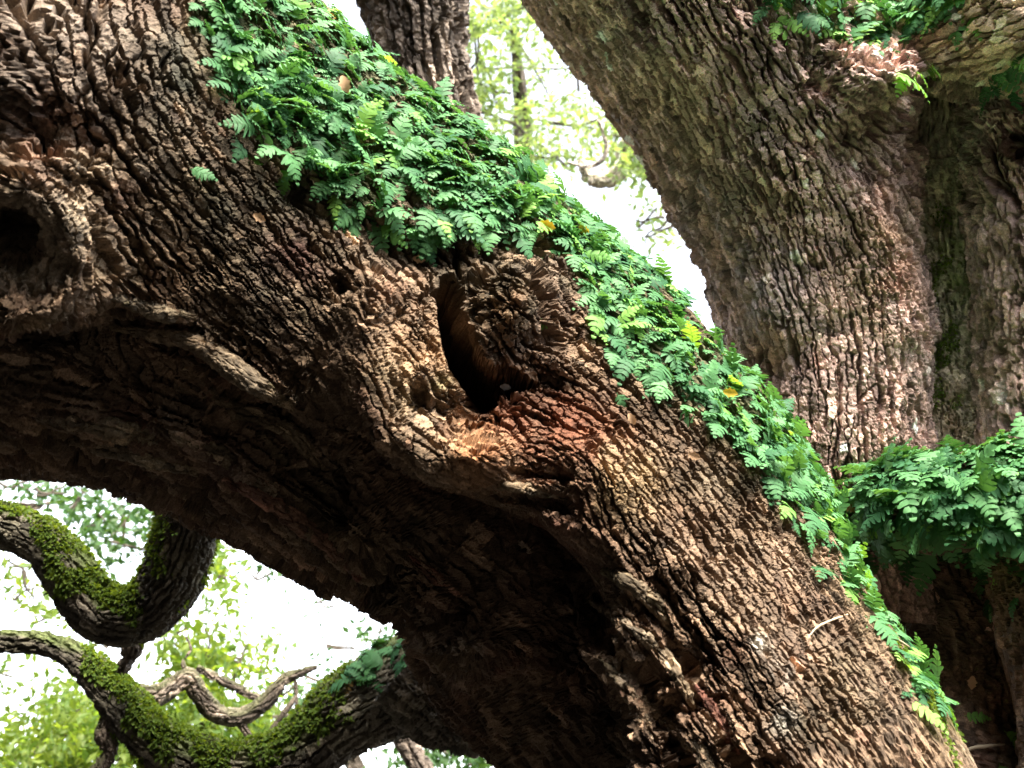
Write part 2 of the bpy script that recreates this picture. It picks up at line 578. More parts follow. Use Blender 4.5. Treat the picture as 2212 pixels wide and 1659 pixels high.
# crease strokes running down into the lower trunk
for s, r, a in (([(1310, 1255), (1400, 1330), (1480, 1420)], 16, -0.03), ([(1290, 1380), (1370, 1460), (1430, 1560), (1480, 1680)], 24, -0.045),
                ([(1450, 1400), (1530, 1500), (1600, 1640)], 18, -0.03), ([(1420, 1180), (1560, 1330), (1700, 1520)], 60, 0.03)):
    B(s, r, a)
# shoulder ridge where the ferns root
B([(640, 420), (850, 530), (1000, 560), (1200, 520)], 40, -0.04)
main.settle(0.013, 4.5, 0.007)
GRAIN = [
    (100, 470, 60, 60, 34), (200, 560, 85, 60, 30), (80, 320, 25, 60, 30), (230, 640, 95, 54, 28),
    (50, 80, 75, 46, 25), (150, 60, 82, 46, 24), (210, 110, 102, 44, 24), (230, 200, 68, 36, 22), (330, 130, 70, 26, 18), (420, 250, 55, 24, 16),
    (60, 280, 22, 50, 24), (170, 330, 34, 42, 24), (35, 385, 12, 50, 26), (120, 430, 52, 52, 28), (165, 520, 84, 56, 26), (140, 620, 110, 52, 24), (60, 700, 165, 40, 24),
    (230, 420, 60, 46, 24), (270, 520, 62, 56, 22), (300, 600, 48, 46, 20), (360, 530, 48, 60, 18), (460, 590, 44, 62, 16), (560, 690, 42, 48, 15), (620, 760, 46, 34, 14),
    (400, 420, 48, 22, 14), (520, 560, 45, 20, 14), (640, 560, 45, 20, 15), (600, 400, 45, 22, 16), (700, 650, 62, 24, 16), (660, 780, 55, 28, 16),
    (760, 700, 62, 28, 18), (800, 860, 72, 26, 18), (850, 960, 52, 30, 18), (940, 1030, 26, 32, 17), (880, 720, 40, 30, 18), (870, 820, 66, 24, 16), (930, 790, 76, 30, 15), (960, 900, 35, 30, 18),
    (1020, 950, 12, 34, 15), (1090, 590, 8, 36, 20), (1045, 690, 62, 36, 26), (1120, 690, 48, 34, 22), (1180, 650, 65, 30, 18), (1220, 780, 22, 30, 18),
    (1230, 890, 25, 28, 18), (1150, 960, 10, 32, 16), (1260, 1000, 48, 36, 17), (1320, 1070, 70, 48, 18), (1400, 1050, 54, 28, 15), (1500, 1150, 56, 28, 15),
    (1450, 1260, 52, 32, 15), (1600, 1220, 58, 28, 16), (1700, 1400, 56, 28, 17), (1560, 1450, 54, 36, 16), (1800, 1520, 56, 30, 18), (1400, 1400, 50, 52, 17), (1950, 1560, 56, 26, 17), (1450, 1560, 58, 70, 18),
    (1000, 480, 40, 26, 18), (1300, 700, 50, 26, 18), (1500, 900, 52, 26, 16), (1750, 1150, 56, 26, 16),
    (150, 880, 10, 80, 22), (330, 900, 18, 80, 22), (450, 980, 24, 90, 22), (620, 1060, 34, 90, 22), (750, 1180, 40, 90, 22), (480, 800, 34, 70, 18), (650, 940, 42, 70, 18),
    (1080, 1250, 40, 50, 20), (1000, 1400, 50, 60, 20)]
main.bark([(a, b, c, d * 1.15, e * 1.15) for a, b, c, d, e in GRAIN], 0.019, 21,
          calm=((0.45 + 0.55 * sstep(0.15, 0.6, main.cosphi)) * (1 - 0.5 * np.exp(-((main.x - 40) ** 2 + (main.y - 540) ** 2) / 150 ** 2))
                * (1 - 0.25 * np.exp(-((main.x - 900) ** 2 + (main.y - 820) ** 2) / 190 ** 2))).astype(np.float32))
main.tone([((0.17, 0.115, 0.07), 3), ((0.14, 0.108, 0.078), 2.5), ((0.085, 0.052, 0.034), 3), ((0.12, 0.05, 0.035), 1.3), ((0.09, 0.085, 0.04), 0.8), ((0.34, 0.31, 0.25), 0.10)], [    (1110, 900, 90, (0.19, 0.075, 0.04), .6), (1260, 950, 100, (0.19, 0.07, 0.038), .65),
    (150, 470, 180, (0.34, 0.275, 0.19), .9), (80, 110, 190, (0.27, 0.22, 0.175), .8), (370, 560, 130, (0.36, 0.255, 0.145), .75), (500, 680, 70, (0.20, 0.14, 0.09), .6),
    (1676, 1465, 20, (0.85, 0.8, 0.72), 1.2), (1640, 1385, 11, (0.8, 0.76, 0.66), 1.2), (1692, 1552, 18, (0.7, 0.66, 0.58), 1.1), (1648, 1500, 10, (0.7, 0.66, 0.58), 1.1), (910, 740, 80, (0.36, 0.23, 0.135), .85), (1030, 960, 80, (0.34, 0.19, 0.095), .75), (1340, 1060, 80, (0.34, 0.25, 0.14), .75), (800, 760, 120, (0.27, 0.185, 0.115), .7), (1080, 640, 60, (0.24, 0.16, 0.09), .6),  # white lichen spots, then warm highlights painted onto the burls and belly
    (1560, 1230, 170, (0.18, 0.125, 0.085), .5), (1850, 1500, 130, (0.15, 0.115, 0.07), .5),

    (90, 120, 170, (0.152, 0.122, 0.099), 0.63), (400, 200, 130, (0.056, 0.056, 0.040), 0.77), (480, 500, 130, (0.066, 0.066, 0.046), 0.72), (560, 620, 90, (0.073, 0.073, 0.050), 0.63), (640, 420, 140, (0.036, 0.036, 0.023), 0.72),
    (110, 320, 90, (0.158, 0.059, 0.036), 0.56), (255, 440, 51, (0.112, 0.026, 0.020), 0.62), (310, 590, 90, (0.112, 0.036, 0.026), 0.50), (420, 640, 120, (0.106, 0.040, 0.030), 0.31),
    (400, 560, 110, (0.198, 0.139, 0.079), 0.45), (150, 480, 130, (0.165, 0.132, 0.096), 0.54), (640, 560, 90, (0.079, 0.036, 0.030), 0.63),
    (930, 760, 60, (0.238, 0.145, 0.079), 0.72), (1040, 970, 70, (0.264, 0.132, 0.059), 0.81), (820, 850, 70, (0.099, 0.079, 0.040), 0.63), (860, 640, 70, (0.158, 0.079, 0.046), 0.54),  # opening rows deepen the painted warm highlights on the burl
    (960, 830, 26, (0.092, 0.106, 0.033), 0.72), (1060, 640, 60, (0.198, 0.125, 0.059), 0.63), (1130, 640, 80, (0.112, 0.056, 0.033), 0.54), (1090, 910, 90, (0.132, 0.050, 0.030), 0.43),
    (1250, 930, 120, (0.145, 0.050, 0.026), 0.43), (1330, 1050, 70, (0.277, 0.198, 0.099), 0.72), (1240, 1120, 105, (0.112, 0.040, 0.026), 0.43), (1250, 700, 90, (0.086, 0.046, 0.030), 0.54),  # pale tan row: painted highlight below the right burl
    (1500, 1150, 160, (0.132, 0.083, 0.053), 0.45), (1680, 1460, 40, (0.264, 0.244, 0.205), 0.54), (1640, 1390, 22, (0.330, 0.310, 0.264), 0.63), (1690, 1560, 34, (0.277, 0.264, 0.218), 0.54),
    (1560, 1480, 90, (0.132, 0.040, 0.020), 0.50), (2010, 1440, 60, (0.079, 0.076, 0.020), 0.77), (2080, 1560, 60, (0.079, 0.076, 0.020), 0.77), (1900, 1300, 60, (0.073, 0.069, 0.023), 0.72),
    (270, 950, 75, (0.112, 0.036, 0.026), 0.43), (470, 1000, 90, (0.086, 0.046, 0.040), 0.54), (1000, 560, 200, (0.033, 0.030, 0.020), 0.63), (1380, 800, 130, (0.040, 0.040, 0.020), 0.63), (1650, 1050, 110, (0.053, 0.046, 0.023), 0.54)], gain=0.92)  # closing dark rows: moss and painted shade along the fern edge
def in_poly(x, y, poly):
    ins = np.zeros(x.shape, bool)
    n = len(poly)
    for i in range(n):
        x1, y1 = poly[i]; x2, y2 = poly[(i + 1) % n]
        if y1 == y2: continue
        c = ((y1 > y) != (y2 > y)) & (x < (x2 - x1) * (y - y1) / (y2 - y1) + x1)
        ins ^= c
    return ins


def crest_mask(lb, poly, crest=(88, 128), u_x=None):
    x, y = lb.x, lb.y
    n = lb.N
    facing = ((CAM - lb.P) * n).sum(-1) > 0
    m = in_poly(x, y, poly) & facing
    ph = np.degrees(lb.phi)[None]
    m |= (ph > 62) & (ph < crest[1]) & in_poly(x, y, poly)
    return m


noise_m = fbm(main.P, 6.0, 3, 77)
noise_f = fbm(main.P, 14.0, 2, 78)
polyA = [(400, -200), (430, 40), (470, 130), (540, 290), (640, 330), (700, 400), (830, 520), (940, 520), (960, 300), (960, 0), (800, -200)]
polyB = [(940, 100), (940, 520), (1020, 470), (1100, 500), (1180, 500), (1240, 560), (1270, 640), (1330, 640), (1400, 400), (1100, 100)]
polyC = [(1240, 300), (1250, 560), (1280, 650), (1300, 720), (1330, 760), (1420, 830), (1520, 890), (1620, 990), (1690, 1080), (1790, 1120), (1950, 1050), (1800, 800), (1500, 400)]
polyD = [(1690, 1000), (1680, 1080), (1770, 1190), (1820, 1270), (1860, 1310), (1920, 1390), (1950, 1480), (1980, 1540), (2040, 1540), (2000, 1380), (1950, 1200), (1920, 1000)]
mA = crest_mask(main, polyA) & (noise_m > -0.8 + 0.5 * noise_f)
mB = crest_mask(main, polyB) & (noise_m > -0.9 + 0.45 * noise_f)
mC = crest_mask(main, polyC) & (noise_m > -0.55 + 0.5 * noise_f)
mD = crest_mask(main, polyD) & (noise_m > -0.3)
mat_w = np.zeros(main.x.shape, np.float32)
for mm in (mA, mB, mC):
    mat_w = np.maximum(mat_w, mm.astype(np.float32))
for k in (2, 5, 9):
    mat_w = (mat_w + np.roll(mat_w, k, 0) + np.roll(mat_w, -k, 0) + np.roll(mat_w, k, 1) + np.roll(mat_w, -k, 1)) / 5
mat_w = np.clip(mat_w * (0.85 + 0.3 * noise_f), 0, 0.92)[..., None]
main.col = main.col * (1 - mat_w) + np.array((0.045, 0.052, 0.022)) * (0.8 + 0.4 * main.rnd[:, 3][main.plate])[..., None] * mat_w  # dark moss tone under the ferns, also painting in shade between fronds
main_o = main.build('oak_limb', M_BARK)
tag(main_o, 'massive gnarled oak limb with burls and dark hollow sweeping diagonally under green ferns', 'tree limb')



def surface_distance(lb, x, y):
    ok = ((CAM - lb.P) * lb.N).sum(-1) > 0
    d = np.where(ok, (lb.x - x) ** 2 + (lb.y - y) ** 2, 1e12)
    q = int(np.argmin(d))
    return float(np.linalg.norm(lb.P.reshape(-1, 3)[q] - CAM))


for k, pts in enumerate((
        [(240, 706, 10), (330, 722, 26), (400, 735, 28), (445, 750, 36), (500, 790, 46), (560, 835, 42), (635, 880, 14)],
        [(375, 834, 12), (440, 850, 26), (500, 885, 34), (570, 905, 36), (625, 930, 34), (680, 985, 32), (732, 1055, 12)],
        [(245, 642, 10), (300, 662, 30), (350, 676, 32), (425, 686, 12)],
        [(330, 797, 8), (390, 792, 22), (445, 808, 10)],
        [(370, 938, 10), (440, 970, 32), (500, 1000, 36), (560, 1040, 36), (600, 1070, 12)],
        [(80, 902, 14), (200, 920, 40), (280, 935, 40), (345, 955, 14)],
        [(150, 958, 10), (260, 975, 34), (360, 1000, 34), (430, 1022, 12)],
        [(480, 1035, 10), (570, 1080, 32), (640, 1125, 36), (720, 1185, 34), (780, 1250, 10)],
        [(1255, 1218, 8), (1340, 1250, 24), (1400, 1290, 28), (1450, 1350, 30), (1500, 1390, 10)],
        [(1270, 1296, 8), (1350, 1345, 22), (1420, 1400, 24), (1470, 1470, 22), (1500, 1530, 8)],
        [(1385, 1510, 10), (1440, 1560, 30), (1500, 1610, 28), (1540, 1690, 26), (1560, 1760, 10)],
        [(1030, 1058, 8), (1090, 1050, 20), (1150, 1060, 22), (1225, 1080, 10)],
        [(1285, 1415, 8), (1340, 1470, 24), (1380, 1540, 24), (1410, 1600, 8)],
        [(880, 1200, 6), (930, 1240, 22), (1000, 1290, 6)],
        [(1500, 1480, 8), (1560, 1560, 26), (1610, 1650, 26), (1640, 1740, 8)])):
    rope = Limb(branch_rows([(x, y, w, surface_distance(main, x, y) + 0.002) for x, y, w in [(a, b, c * 1.12) for a, b, c in pts]]), 110, 26, 8)
    rope.settle(0.006, 16.0, 0.004, 700 + k)
    rope.bark([(pts[i][0], pts[i][1], math.degrees(math.atan2(pts[i + 1][1] - pts[i][1], pts[i + 1][0] - pts[i][0])), 30, 15) for i in range(len(pts) - 1)], 0.008, 720 + k, furrow=0)
    rope.tone([((0.16, 0.115, 0.07), 3), ((0.13, 0.105, 0.075), 3), (BROWN, 1.5), (OLIVE, .6)] if k not in (7, 13, 14) else [(BROWN, 2), (RED, 2)], [], 740 + k)
    rope.build('bark_ridge', M_BARK, main_o)

# ---------------------------------------------------------------- the forked trunk behind
trunk = empty('forked_oak', at(1850, 1500, 4.6))


def child(o, parent):
    o.parent = parent
    o.matrix_parent_inverse = Matrix.Translation(-parent.location)
    return o


stem = Limb(limb_rows([(1640, -640, 900, -350, 4.7), (1800, -260, 1140, 0, 4.65), (1930, 20, 1310, 210, 4.6), (1985, 300, 1430, 420, 4.6),
                       (2010, 580, 1515, 640, 4.55), (2030, 830, 1565, 850, 4.5), (2050, 1100, 1640, 1100, 4.45), (2060, 1350, 1650, 1350, 4.4)]), 580, 310, 16)
B = stem.brush
B([(1860, 185), (1885, 180)], [100, 95], 0.19)
B([(1770, 190), (1790, 220)], 26, -0.06)
B([(1840, 420), (1920, 560), (1950, 700)], 70, 0.05)
B([(1480, 420), (1560, 620), (1650, 800)], 40, -0.05)
stem.settle(0.03, 3.0, 0.01, 31)
stem.bark([(1300, 60, 55, 28, 17), (1450, 150, 60, 28, 18), (1550, 330, 64, 30, 19), (1500, 400, 62, 34, 18), (1650, 250, 62, 30, 19), (1700, 500, 70, 32, 20), (1780, 300, 62, 30, 18), (1850, 500, 72, 32, 20), (1900, 800, 86, 30, 20),
           (1700, 750, 78, 34, 20), (1650, 600, 68, 34, 20), (1950, 500, 62, 30, 16), (1850, 130, 140, 40, 18), (1900, 140, 50, 40, 16), (1880, 230, 20, 34, 14), (1950, 700, 86, 28, 20), (1800, 900, 86, 30, 20)], 0.021, 33, calm=(1 - 0.6 * np.exp(-((stem.x - 1875) ** 2 + (stem.y - 160) ** 2) / 120 ** 2)).astype(np.float32))
stem.tone([((0.47, 0.322, 0.25), 3), ((0.44, 0.33, 0.295), 4), ((0.26, 0.165, 0.14), 1.5), (RED, .3), (PALE, .15)], [  # pale palette stands in for haze and light missing on the trunk
    (1900, 600, 120, (0.46, 0.31, 0.21), .6), (1920, 480, 70, (0.42, 0.28, 0.18), .5), (1500, 500, 140, (0.25, 0.225, 0.23), .6), (1650, 700, 110, (0.34, 0.31, 0.31), .6),  # light from the right painted in: warm right side, darker bluish left edge
    (1980, 480, 36, (0.14, 0.14, 0.05), .8), (1890, 260, 60, (0.22, 0.14, 0.11), .6), (1715, 110, 60, (0.06, 0.05, 0.05), .8), (1940, 600, 40, (0.28, 0.12, 0.07), .5), (1870, 150, 60, (0.30, 0.22, 0.15), .6)])  # brown row under the knob paints in the shade beneath it
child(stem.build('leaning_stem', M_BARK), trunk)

fork = Limb(limb_rows([(2560, -150, 2030, -150, 5.0), (2560, 180, 2032, 180, 4.9), (2570, 500, 2060, 500, 4.75), (2580, 760, 2080, 760, 4.7), (2600, 1050, 2085, 1050, 4.6), (2600, 1400, 2080, 1400, 4.5)]), 270, 210, 12)
B = fork.brush
B([(2195, 300)], 34, -0.2, 0.3)
B([(2110, 270), (2150, 240), (2230, 235)], 40, 0.03)
B([(2120, 320), (2140, 390)], 36, 0.025)
fork.settle(0.02, 3.0, 0.01, 41)
fork.bark([(2250, 250, 20, 40, 14), (2150, 450, 85, 32, 17), (2150, 650, 90, 32, 18), (2150, 900, 90, 30, 18), (2090, 280, 50, 50, 13), (2120, 220, 5, 50, 12), (2200, 190, 5, 50, 12), (2110, 360, 62, 60, 13)], 0.021, 43)
fork.tone([((0.49, 0.335, 0.26), 4), ((0.45, 0.33, 0.295), 4), ((0.26, 0.165, 0.14), 1), (RED, .3), (PALE, .2)], [(2070, 300, 60, (0.18, 0.17, 0.14), .6), (2200, 300, 50, (0.13, 0.08, 0.06), .6), (2150, 700, 150, (0.27, 0.185, 0.125), .5)])  # raised palette as on the leaning stem, in place of haze
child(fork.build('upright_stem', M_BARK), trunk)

groove = Limb(limb_rows([(2085, 175, 2015, 175, 5.0), (2150, 250, 1930, 250, 4.86), (2180, 360, 1890, 360, 4.88), (2180, 600, 1910, 600, 4.8), (2180, 900, 1920, 900, 4.68), (2180, 1300, 1920, 1300, 4.58)]), 330, 90, 10)
groove.settle(0.03, 4.0, 0.014, 51)
groove.bark([(2030, 500, 84, 22, 14), (2040, 900, 88, 22, 14)], 0.011, 53)
groove.tone([((0.34, 0.26, 0.18), 3), ((0.30, 0.25, 0.19), 2), ((0.22, 0.21, 0.11), 2)], [(2030, 600, 130, (0.16, 0.175, 0.06), .8), (2010, 350, 60, (0.10, 0.10, 0.085), .7), (2050, 900, 90, (0.24, 0.17, 0.11), .8)])
tag(child(groove.build('mossy_groove', M_BARK), trunk), 'mossy green groove between the two stems')

arm = Limb(limb_rows([(1800, -70, 1830, 190, 4.9), (2000, -70, 1990, 208, 4.6), (2200, -95, 2230, 198, 4.45), (2500, -160, 2560, 130, 4.4)]), 200, 160, 12)
arm.brush([(1960, 180), (2060, 188), (2140, 205)], 14, -0.06)
arm.settle(0.03, 3.0, 0.012, 61)
arm.bark([(2000, 120, 150, 30, 19), (2100, 60, 140, 28, 19), (2200, 120, 160, 28, 18), (2050, 190, 5, 46, 14)], 0.012, 63)
arm.tone([((0.55, 0.41, 0.28), 3), ((0.5, 0.38, 0.27), 3), (BROWN, 1), (PALE, .3)], [(2190, 170, 60, (0.16, 0.19, 0.08), .5)])
child(arm.build('side_limb', M_BARK), trunk)
tag(trunk, 'broad forked oak trunk with knobby burl, leaning up behind the fern-covered limb', 'tree trunk')

# shelf limb and shaded trunk foot in the lower-right corner
foot = empty('hollow_oak', at(2200, 1800, 4.0))
shelf = Limb(branch_rows([(1800, 1130, 150, 4.0), (1950, 1090, 170, 3.9), (2100, 1085, 190, 3.85), (2350, 1100, 210, 3.8), (2600, 1120, 220, 3.8)]), 220, 110, 20)
shelf.settle(0.03, 4.0, 0.012, 71)
shelf.bark([(2000, 1100, 5, 30, 17), (2200, 1100, 5, 30, 17)], 0.012, 73)
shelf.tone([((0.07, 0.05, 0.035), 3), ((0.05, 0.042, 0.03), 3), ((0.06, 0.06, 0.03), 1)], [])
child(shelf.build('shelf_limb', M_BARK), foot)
butt = Limb(limb_rows([(2560, 1060, 1850, 1080, 4.45), (2560, 1250, 1860, 1250, 4.4), (2580, 1500, 1900, 1500, 4.3), (2620, 1850, 1950, 1850, 4.2)]), 200, 170, 12)
butt.brush([(1990, 1200), (2010, 1350), (2080, 1500), (2110, 1650)], [150, 150, 110, 70], -0.42)
butt.settle(0.03, 4.0, 0.012, 81)
butt.bark([(2180, 1400, 82, 28, 18), (2160, 1250, 70, 26, 16)], 0.0125, 83)
butt.tone([((0.07, 0.045, 0.03), 3), (BROWN, 2), ((0.1, 0.085, 0.06), 1), (RED, .4)], [(2170, 1200, 80, (0.13, 0.13, 0.05), .7), (2000, 1350, 120, (0.06, 0.05, 0.035), .8)])  # dark palette and cavity patch paint in the deep shade
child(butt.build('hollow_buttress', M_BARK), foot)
tag(foot, 'shadowed hollow trunk foot with fern shelf, lower right behind the great limb', 'tree trunk')

# ---------------------------------------------------------------- background limbs
GREY_P = [((0.13, 0.105, 0.085), 3), ((0.10, 0.08, 0.065), 3), ((0.17, 0.14, 0.11), 1)]


def simple_limb(pts, nu, nv, seed, grain_len=40, grain_w=18, pal=GREY_P, depth=0.012, regions=(), moss=0.0, crack=0.09):
    lb = Limb(branch_rows(pts), nu, nv, max(6, nv // 6))
    lb.settle(0.06 * float(lb.r.mean()), 1.2 / float(lb.r.mean()), 0.03 * float(lb.r.mean()), seed)
    ctrl = []
    for i in range(len(pts) - 1):
        a, b = pts[i], pts[i + 1]
        ctrl.append(((a[0] + b[0]) / 2, (a[1] + b[1]) / 2, math.degrees(math.atan2(b[1] - a[1], b[0] - a[0])), grain_len, grain_w))
    lb.bark(ctrl, depth, seed, crack, furrow=0)
    lb.tone(pal, regions, seed)
    if moss:
        up = lb.N[..., 2] + 0.45 * fbm(lb.P, 5.0, 3, seed)
        w = (moss * sstep(-0.1, 0.5, up))[..., None]
        lb.col = lb.col * (1 - w) + np.array((0.075, 0.105, 0.025)) * w
    return lb


mid = simple_limb([(860, -500, 230, 6.2), (880, -200, 232, 6.0), (892, 0, 222, 5.9), (915, 150, 195, 5.8), (960, 330, 190, 5.6), (1030, 500, 190, 5.4)], 190, 90, 91, 60, 16, GREY_P, 0.016)
tag(mid.build('upright_limb', M_BARK_FAR), 'dark upright oak limb rising behind the fern crest at the top', 'tree limb')


def moss_tufts(name, lb, n, size, parent, mat, seed, upmin=0.05, region=None):
    """short fuzzy growth on the upper side of a limb: one mass nobody could count"""
    g = np.random.default_rng(seed)
    up = lb.N[..., 2] + 0.85 * fbm(lb.P, 8.0, 3, seed)
    ok = up > upmin
    if region is not None: ok &= region(lb.x, lb.y)
    idx = np.flatnonzero(ok.ravel())
    if not len(idx): return None
    idx = g.choice(idx, n)
    P = lb.P.reshape(-1, 3)[idx]; N = lb.N.reshape(-1, 3)[idx]
    d = nrm(N * 0.9 + g.normal(0, 0.55, (n, 3)) + np.array([0, 0, 0.1]))
    s = nrm(np.cross(d, g.normal(0, 1, (n, 3))))
    L = size * g.uniform(0.5, 1.4, (n, 1)); w = L * g.uniform(0.2, 0.4, (n, 1))
    droop = np.array([0, 0, -0.35])
    base = P - N * 0.004
    a = base - s * w * 0.4; b = base + s * w * 0.4
    c = base + d * L * 0.6 + s * w; e = base + d * L * 0.6 - s * w; t = base + d * L + droop * L
    V = np.stack([a, b, c, t, e], 1).reshape(-1, 3)
    k = np.arange(n)[:, None] * 5
    Fq = np.concatenate([np.hstack([k, k + 1, k + 2]), np.hstack([k, k + 2, k + 4]), np.hstack([k + 4, k + 2, k + 3])])
    o = bpy.data.objects.new(name, mesh_np(name, V, Fq, mat))
    o['kind'] = 'stuff'
    COL.objects.link(o)
    return child(o, parent) if parent is not None else o


def leaf_mass(name, clumps, mat, parent, seed, size=0.085, kind=True):
    """leafy crown: clumps of leaf blades (x,y,rx,ry,distance,thickness,count) at their own distances"""
    g = np.random.default_rng(seed)
    Vs = []
    for x, y, rx, ry, d, th, n in clumps:
        n = int(n * 0.62)
        nt = max(2, n // 22)
        tx, ty, td = g.normal(0, .5, nt) * rx + x, g.normal(0, .5, nt) * ry + y, d + g.normal(0, .5, nt) * th
        tw = np.array([at(a, b, c) for a, b, c in zip(tx, ty, td)])
        k = g.integers(0, nt, n)
        P = tw[k] + g.normal(0, 1, (n, 3)) * 0.10
        D = nrm(g.normal(0, 1, (n, 3)) + np.array([0, 0, -0.25]))
        S = nrm(np.cross(D, g.normal(0, 1, (n, 3))))
        U = np.cross(D, S)
        L = size * g.uniform(0.6, 1.35, (n, 1)); w = L * g.uniform(0.18, 0.28, (n, 1))
        m = P + D * L * 0.5 + U * L * 0.07
        Vs.append(np.stack([P, m + S * w, P + D * L, m - S * w], 1))
    V = np.concatenate(Vs).reshape(-1, 3)
    n = len(V) // 4
    k = np.arange(n)[:, None] * 4
    Fq = np.concatenate([np.hstack([k, k + 1, k + 2]), np.hstack([k, k + 2, k + 3])])
    o = bpy.data.objects.new(name, mesh_np(name, V, Fq, mat, smooth=False))
    o['kind'] = 'stuff'
    COL.objects.link(o)
    return child(o, parent) if parent is not None else o


moss_tufts('moss', main, 4200, 0.012, main_o, M_MOSS, 8, 0.32, lambda x, y: in_poly(x, y, [(1850, 1180), (1880, 1300), (1960, 1430), (2040, 1590), (2080, 1700), (2300, 1700), (2000, 1200)]) & (main.cosphi < 0.62))
moss_tufts('moss', groove, 2600, 0.016, trunk, M_MOSS, 9, -0.25, lambda x, y: in_poly(x, y, [(1975, 420), (1985, 880), (2075, 880), (2060, 420)]))
MOSSY = [((0.09, 0.085, 0.06), 3), ((0.07, 0.06, 0.05), 3), ((0.13, 0.11, 0.09), 1)]
# mossy S-shaped branch, lower left
b1 = empty('mossy_branch', at(400, 1150, 4.6))
lb = simple_limb([(-200, 1080, 95, 5.1), (-60, 1120, 90, 5.0), (40, 1145, 88, 4.95), (110, 1185, 96, 4.9), (165, 1260, 104, 4.85), (225, 1325, 112, 4.8), (300, 1325, 118, 4.75), (365, 1262, 128, 4.7), (395, 1180, 130, 4.65), (420, 1080, 140, 4.6)],
                 330, 70, 101, 34, 14, MOSSY, 0.010, moss=0.85)
child(lb.build('limb', M_BARK_FAR), b1)
moss_tufts('moss', lb, 9000, 0.02, b1, M_MOSS, 5, 0.0)
st = simple_limb([(300, 1350, 46, 5.0), (285, 1400, 44, 5.05), (262, 1450, 26, 5.1)], 60, 24, 102)
child(st.build('stub', M_BARK_FAR), b1)
tag(b1, 'thick mossy branch curling in a U below the great limb, lower left', 'branch')

# second, lower mossy branch with its twigs
b2 = empty('fern_branch', at(950, 1550, 5.0))
lb2 = simple_limb([(-150, 1400, 40, 5.6), (0, 1388, 42, 5.5), (100, 1392, 46, 5.4), (180, 1432, 58, 5.35), (245, 1500, 78, 5.3), (310, 1575, 92, 5.25), (400, 1640, 110, 5.2), (520, 1668, 120, 5.15), (640, 1630, 130, 5.1), (740, 1550, 165, 5.05), (850, 1490, 190, 5.0), (980, 1440, 210, 4.9), (1150, 1400, 220, 4.8)],
                  420, 80, 111, 34, 14, MOSSY, 0.010, moss=0.7)
child(lb2.build('limb', M_BARK_FAR), b2)
moss_tufts('moss', lb2, 8000, 0.024, b2, M_MOSS, 6, 0.05, lambda x, y: (x > 180) & (x < 760))
for i, pts in enumerate((
        [(275, 1500, 46, 5.3), (340, 1502, 44, 5.35), (380, 1478, 40, 5.4), (405, 1462, 38, 5.4), (425, 1490, 38, 5.42), (460, 1535, 38, 5.45), (515, 1548, 38, 5.5), (570, 1520, 34, 5.5), (620, 1465, 26, 5.5), (685, 1440, 9, 5.5)],
        [(240, 1540, 34, 5.3), (226, 1590, 38, 5.3), (238, 1625, 34, 5.3), (195, 1680, 26, 5.3)],
        [(425, 1442, 14, 6.0), (480, 1470, 20, 6.0), (560, 1510, 16, 6.0)],
        [(638, 1460, 9, 5.5), (640, 1510, 8, 5.5), (642, 1560, 7, 5.5)],
        [(640, 1505, 10, 5.5), (606, 1550, 12, 5.5), (570, 1600, 10, 5.5)],
        [(515, 1550, 24, 5.5), (530, 1580, 17, 5.5), (545, 1600, 10, 5.5)],
        [(405, 1462, 12, 5.4), (396, 1430, 9, 5.42), (412, 1402, 7, 5.44), (402, 1375, 4, 5.46)], [(570, 1520, 10, 5.5), (590, 1490, 7, 5.5), (612, 1500, 5, 5.5), (640, 1478, 3, 5.5)],
        [(345, 1600, 14, 5.25), (352, 1560, 10, 5.3), (338, 1535, 6, 5.3), (350, 1510, 4, 5.3)], [(620, 1465, 9, 5.5), (655, 1460, 6, 5.5), (690, 1470, 4, 5.5), (712, 1452, 2, 5.5)])):
    child(simple_limb(pts, 110, 22, 120 + i, 26, 10, GREY_P, 0.006, moss=0.35).build('side_branch', M_BARK_FAR), b2)
tag(b2, 'twisting lower branch with crooked side twigs and bright moss, bottom left', 'branch')

knob = Limb(branch_rows([(880, 1440, 200, 4.7), (950, 1510, 190, 4.7), (1010, 1555, 150, 4.7), (1060, 1585, 90, 4.7), (1100, 1600, 60, 4.7)]), 110, 60, 10)
knob.settle(0.02, 5.0, 0.01, 131); knob.bark([(1000, 1540, 35, 34, 16)], 0.011, 132); knob.tone(MOSSY, [], 133)
tag(knob.build('branch_stump', M_BARK_FAR), 'dark lumpy stump hanging under the great limb at the bottom', 'branch')
bg1 = simple_limb([(850, 1560, 44, 7.0), (890, 1625, 46, 7.0), (930, 1700, 50, 7.0)], 60, 24, 141)
tag(bg1.build('distant_tree', M_BARK_FAR), 'thin brown trunk far off below the mossy dark branch', 'tree trunk')
bg2 = simple_limb([(1090, 1560, 40, 6.0), (1100, 1640, 46, 6.0), (1105, 1720, 50, 6.0)], 60, 24, 142)
tag(bg2.build('distant_tree', M_BARK_FAR), 'dark vertical trunk beside the lumpy stump at the bottom edge', 'tree trunk')

